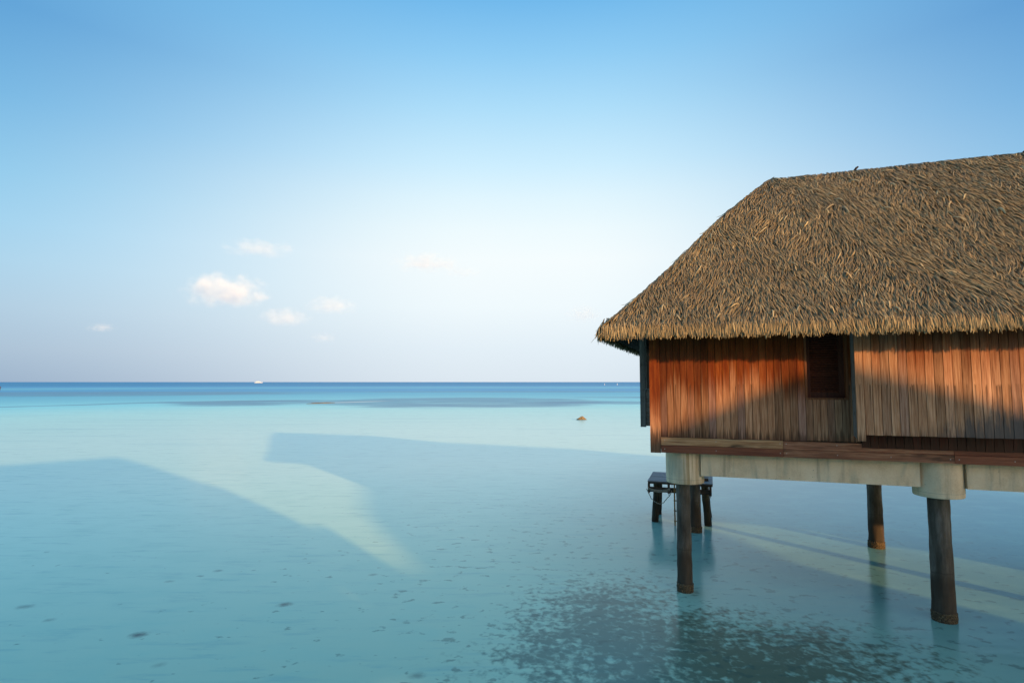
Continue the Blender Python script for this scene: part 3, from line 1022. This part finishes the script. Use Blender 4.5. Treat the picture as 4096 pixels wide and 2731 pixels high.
# ---------------------------------------------------------------- bathing platform behind the villa
plat = empty('bathing_platform', world_pt(0, 0, 0), YAW)
tag(plat, 'small grey plank bathing platform on dark posts behind the concrete pile cap', 'platform')
DZ = 1.185
dk = MB()
nb = 13
for k in range(nb):
    v0 = 5.2 + k * (1.75 / nb)
    dk.box((-1.2, v0, DZ - 0.03 + random.uniform(-.002, .002)), (0.565, v0 + 1.75 / nb - 0.012, DZ + random.uniform(-.002, .002)), random.random())
dk.build('deck', M_DECK, plat)
fr_ = MB()
fr_.box((-1.195, 5.225, DZ - 0.085), (0.56, 5.29, DZ - 0.034), 0.2)
fr_.box((-1.15, 5.30, 0.86), (0.53, 5.40, 0.99), 0.5)
fr_.box((-1.15, 6.70, 0.86), (0.53, 6.80, 0.99), 0.5)
fr_.box((-1.195, 5.295, DZ - 0.085), (-1.14, 6.9, DZ - 0.034), 0.6)
fr_.box((0.5, 5.295, DZ - 0.085), (0.555, 6.9, DZ - 0.034), 0.6)
fr_.build('frame', M_DKBEAM, plat)
for u_ in (-1.17, -0.62, 0.0, 0.5):
    for v_ in (5.235, 6.72):
        b = MB()
        b.box((u_ - 0.032, v_, 0.845), (u_ + 0.032, v_ + 0.06, DZ - 0.087), random.random())
        b.box((u_ - 0.008, v_ + 0.02, 0.79), (u_ + 0.008, v_ + 0.035, 0.844), 0.1)
        b.build('hanger', M_DKBEAM, plat)
for (u_, v_, lx) in ((-1.03, 5.42, 0.07), (-1.02, 6.42, 0.05), (0.42, 5.42, -0.075), (0.42, 6.5, -0.07)):
    c = MB()
    prf = [(0.092 + 0.01 * (1 - j / 20), -0.6 + 1.72 * j / 20) for j in range(21)]
    c.lathe((u_, v_), prf, 20, 0.014, lean=(lx, 0))
    c.build('post', M_POST, plat, True)
st = MB()
st.box((0.20, 5.62, DZ + 0.004), (0.45, 6.0, DZ + 0.075), 0.3)
st.build('step', M_DKBEAM, plat)
ld = MB()
for u_ in (-0.46, -0.12):
    ld.tube([(u_, 5.15 + 0.0 * z_, z_) for z_ in (-0.3, 0.2, 0.7, 1.18)], 0.02, 8, 0.5)
ladder = ld.build('ladder', M_BAMBOO, plat, True)
for z_ in (0.12, 0.40, 0.68, 0.95):
    b = MB()
    b.tube([(-0.485, 5.14, z_), (-0.3, 5.14, z_ + 0.004), (-0.10, 5.14, z_)], 0.016, 8)
    b.build('rung', M_BAMBOO, ladder, True)

rope = MB()
for k in range(9):
    pts = []
    dz, dv, sag = random.uniform(-0.035, 0.035), random.uniform(-0.01, 0.012), random.uniform(0.05, 0.12)
    for i in range(17):
        t = i / 16
        pts.append((-1.195 + 0.62 * t, 5.205 - 0.012 + dv, 0.985 + dz * 1.1 - sag * math.sin(math.pi * t) * 0.9 + 0.006 * math.sin(i * 2.1 + k)))
    rope.tube(pts, 0.0095, 6)
pts = []
for i in range(33):
    t = i / 32
    pts.append((-1.235 + 0.70 * t + 0.012 * math.sin(7 * t * math.pi), 5.185, 0.96 - 0.40 * math.sin(math.pi * t) ** 0.8 + 0.008 * math.sin(i * 1.7)))
rope.tube(pts, 0.0105, 6)
ro = rope.build('mooring_rope', M_ROPE, None, True)
ro.location = world_pt(0, 0, 0)
ro.rotation_euler = (0, 0, YAW)
tag(ro, 'pale hank of rope with a loop, slung under the edge of the plank platform', 'rope')


# ---------------------------------------------------------------- rock, sand bar, markers, boat
def lump(name, loc, size, seed, mat, sub=5, amp=0.35, freq=1.6, sharp=1.0):
    import bmesh
    bm = bmesh.new()
    bmesh.ops.create_icosphere(bm, subdivisions=sub, radius=1.0)
    for v in bm.verts:
        p = v.co.copy()
        d = 1 + amp * mnoise.fractal(p * freq + Vector((seed, seed * 0.7, 0)), 0.9, 2.1, 5)
        v.co = Vector((p.x * size[0] * d, p.y * size[1] * d, p.z * size[2] * d))
    me = bpy.data.meshes.new(name)
    bm.to_mesh(me)
    bm.free()
    me.polygons.foreach_set('use_smooth', np.ones(len(me.polygons), dtype=bool))
    me.materials.append(mat)
    o = bpy.data.objects.new(name, me)
    o.location = loc
    COL.objects.link(o)
    return o


m_, g = new_mat("coral_rock")
rn = g.noise(ocoord(g), 7, 5, 0.65)
_, _, oz = g.sep(ocoord(g))
c_ = g.ramp(rn, [(0.3, (0.09, 0.06, 0.03)), (0.5, (0.26, 0.18, 0.09)), (0.7, (0.40, 0.30, 0.17))])
finish(g, g.mix(g.step(oz, 0.02, 0.09, 0.8, 0), c_, (0.05, 0.04, 0.025)), 0.85, 0.2, rn, 0.6, 0.05)
M_ROCK = m_
rk = MB()
me_rock = lump('rock', (7.40, 61.2, 0.0), (0.46, 0.40, 0.20), 3.1, M_ROCK, amp=0.45)
for v in me_rock.data.vertices:                        # draw the top up into a blunt peak
    h = max(0.0, 1 - math.hypot(v.co.x - 0.06, v.co.y) / 0.5)
    if v.co.z > 0:
        v.co.z = v.co.z * 0.8 + 0.22 * h
tag(me_rock, 'lone brown rock poking out of the pale turquoise shallows left of the villa', 'rock')

m_, g = new_mat("wet_sand")
rn = g.noise(ocoord(g), 3, 5, 0.65)
finish(g, g.ramp(rn, [(0.3, (0.10, 0.075, 0.035)), (0.7, (0.24, 0.185, 0.10))]), 0.8, 0.3)
M_SAND = m_
sbar = lump('sand_bar', (-36.0, 107.6, -0.02), (2.9, 0.55, 0.17), 5.2, M_SAND, amp=0.3, freq=1.3)
sbar.rotation_euler = (0, 0, R(53))
tag(sbar, kind='structure')

m_, g = new_mat("marker_wood")
finish(g, (0.07, 0.05, 0.06), 0.8, 0.2)
mp = MB()
mp.lathe((0, 0), [(0.17, -1.0), (0.16, 0.6), (0.14, 1.7), (0.1, 1.95)], 10, 0.02, lean=(0.13, 0))
mp.box((0.12, -0.2, 1.2), (0.42, 0.2, 1.45), 0.5)
marker = mp.build('channel_marker', m_, None, True)
marker.location = (-247, 276, 0)
tag(marker, 'dark leaning post standing in the blue water at far left', 'marker post')

m_, g = new_mat("white_paint")
finish(g, (0.72, 0.79, 0.86), 0.5, 0.4)
M_WHITE = m_
m_, g = new_mat("dark_window_band")
finish(g, (0.20, 0.22, 0.25), 0.3, 0.5)
M_BAND = m_
for (bx, lab) in ((1388.5, 'white pole buoy far out near the horizon, farther from the villa'), (1417.5, 'white pole buoy far out near the horizon, nearer the villa')):
    d_ = 760.0
    bo = empty('pole_buoy', ((bx - 1176) / 1313.0 * d_, d_, 0))
    tag(bo, lab, 'buoy', 'white buoys on the horizon')
    c = MB()
    c.lathe((0, 0), [(0.3, -0.5), (0.45, -0.1), (0.45, 0.35), (0.25, 0.6)], 14)
    c.build('float', M_WHITE, bo, True)
    c = MB()
    c.lathe((0, 0), [(0.22, 0.6), (0.2, 1.8), (0.1, 2.3)], 12)
    c.build('pole', M_WHITE, bo, True)

bd = 2600.0
boat = empty('motor_yacht', ((594 - 1176) / 1313.0 * bd, bd, 0))
tag(boat, 'white motor yacht on the horizon, left of centre', 'boat')
hb = MB()
secs = []
for i in range(15):
    t = i / 14
    xx = -20 + 41 * t
    bw = 4.2 * (1 - max(0, (t - 0.55) / 0.45) ** 2) * (0.85 + 0.15 * min(1, t * 5))
    dk_ = 3.0 + 1.6 * max(0, (t - 0.35)) ** 1.5
    secs.append([(xx - 1.5 * t, -bw * 0.75, -0.3), (xx, -max(bw, 0.05), dk_), (xx, max(bw, 0.05), dk_), (xx - 1.5 * t, bw * 0.75, -0.3)])
pv = [p for s in secs for p in s]
pf = []
for i in range(14):
    for k in range(4):
        a, b = i * 4 + k, i * 4 + (k + 1) % 4
        pf.append((a, a + 4, b + 4, b))
pf += [(0, 1, 2, 3), (56, 59, 58, 57)]
hb.add(pv, pf)
hb.build('hull', M_WHITE, boat)


def cabin(x0, x1, w, z0, z1, rake):
    c = MB()
    p = [(x0, -w, z0), (x1, -w, z0), (x1, w, z0), (x0, w, z0), (x0 + rake * 0.3, -w * 0.92, z1), (x1 - rake, -w * 0.92, z1), (x1 - rake, w * 0.92, z1), (x0 + rake * 0.3, w * 0.92, z1)]
    return c.add(p, [(0, 3, 2, 1), (4, 5, 6, 7), (0, 1, 5, 4), (1, 2, 6, 5), (2, 3, 7, 6), (3, 0, 4, 7)])


cabin(-14, 12, 3.2, 3.02, 6.2, 3).build('cabin', M_WHITE, boat)
cabin(-11, 7, 2.7, 6.22, 8.4, 3).build('upper_deck', M_WHITE, boat)
boat.scale = (0.9, 0.9, 0.85)
w_ = MB()
w_.box((-12, -3.35, 4.4), (8, -3.22, 5.3))
w_.build('window_band', M_BAND, boat)


# ---------------------------------------------------------------- clouds: soft banks of vapour low over the sea
def cloud_mat(name, dens, seed, lo, hi, scale):
    m, g = new_mat(name)
    oc = ocoord(g)
    ln = g.n('ShaderNodeVectorMath', operation='LENGTH')
    g.t.links.new(g.mapv(oc, (1, 1, 1)), ln.inputs[0])
    n1 = g.noise(g.mapv(oc, (scale * 1.6, scale, scale), loc=(seed, seed * 2.1, 0)), 1.0, 4, 0.55)
    d = g.m('ADD', g.m('SUBTRACT', 1.0, ln.outputs['Value']), g.m('MULTIPLY', g.m('SUBTRACT', n1, 0.5), 2.6))
    _, _, oz = g.sep(oc)
    flat = g.step(oz, -0.75, -0.15)
    den = g.m('MULTIPLY', g.m('MULTIPLY', g.step(d, lo, hi), flat), g.step(ln.outputs['Value'], 0.8, 1.0, 1, 0))
    pv_ = g.n('ShaderNodeVolumePrincipled')
    pv_.inputs['Color'].default_value = (0.785, 0.895, 1.0, 1)
    pv_.inputs['Anisotropy'].default_value = -0.35
    g.put(pv_.inputs['Density'], g.m('MULTIPLY', den, dens))
    o = g.n('ShaderNodeOutputMaterial')
    g.t.links.new(pv_.outputs[0], o.inputs['Volume'])
    return m


CD = 7000.0
PX = CD / 1313.0
cloud_list = [  # centre and half size in photo pixels, density, label
    (512, 670, 98, 44, 0.0045, 1.0, 'largest white puffy cloud, low over the sea left of centre'),
    (648, 730, 62, 26, 0.0022, 2.3, 'thin trailing cloud just right of and below the largest puffy cloud'),
    (584, 568, 82, 22, 0.0018, 3.1, 'faint flat cloud above the largest puffy cloud'),
    (975, 603, 80, 24, 0.0026, 4.4, 'long faint cloud highest right of centre'),
    (1062, 624, 46, 14, 0.0015, 8.4, 'very faint wisp trailing from the long high cloud'),
    (756, 702, 60, 24, 0.0023, 5.7, 'medium soft cloud between the largest cloud and the middle'),
    (228, 753, 34, 13, 0.0015, 6.2, 'tiny lone cloud at far left'),
    (742, 777, 30, 13, 0.0018, 7.5, 'tiny cloud close above the sea, under the medium soft cloud'),
    (1343, 722, 42, 24, 0.0026, 8.8, 'small pale cloud close to the thatched eave'),
]
import bmesh
for i, (cx, cyy, hx, hy, dn, sd_, lab) in enumerate(cloud_list):
    bm = bmesh.new()
    bmesh.ops.create_icosphere(bm, subdivisions=3, radius=1.0)
    me = bpy.data.meshes.new('cloud')
    bm.to_mesh(me)
    bm.free()
    me.materials.append(cloud_mat('cloud_vapour_%s' % 'abcdefghijkl'[i], dn, sd_, 0.1, 1.3, 2.1))
    o = bpy.data.objects.new('cloud', me)
    o.location = ((cx - 1176) * PX, CD, 4 + (877 - cyy) * PX)
    o.scale = (hx * PX * 1.15, hx * PX * 0.8, hy * PX * 1.25)
    COL.objects.link(o)
    tag(o, lab, 'cloud', 'small clouds over the sea')
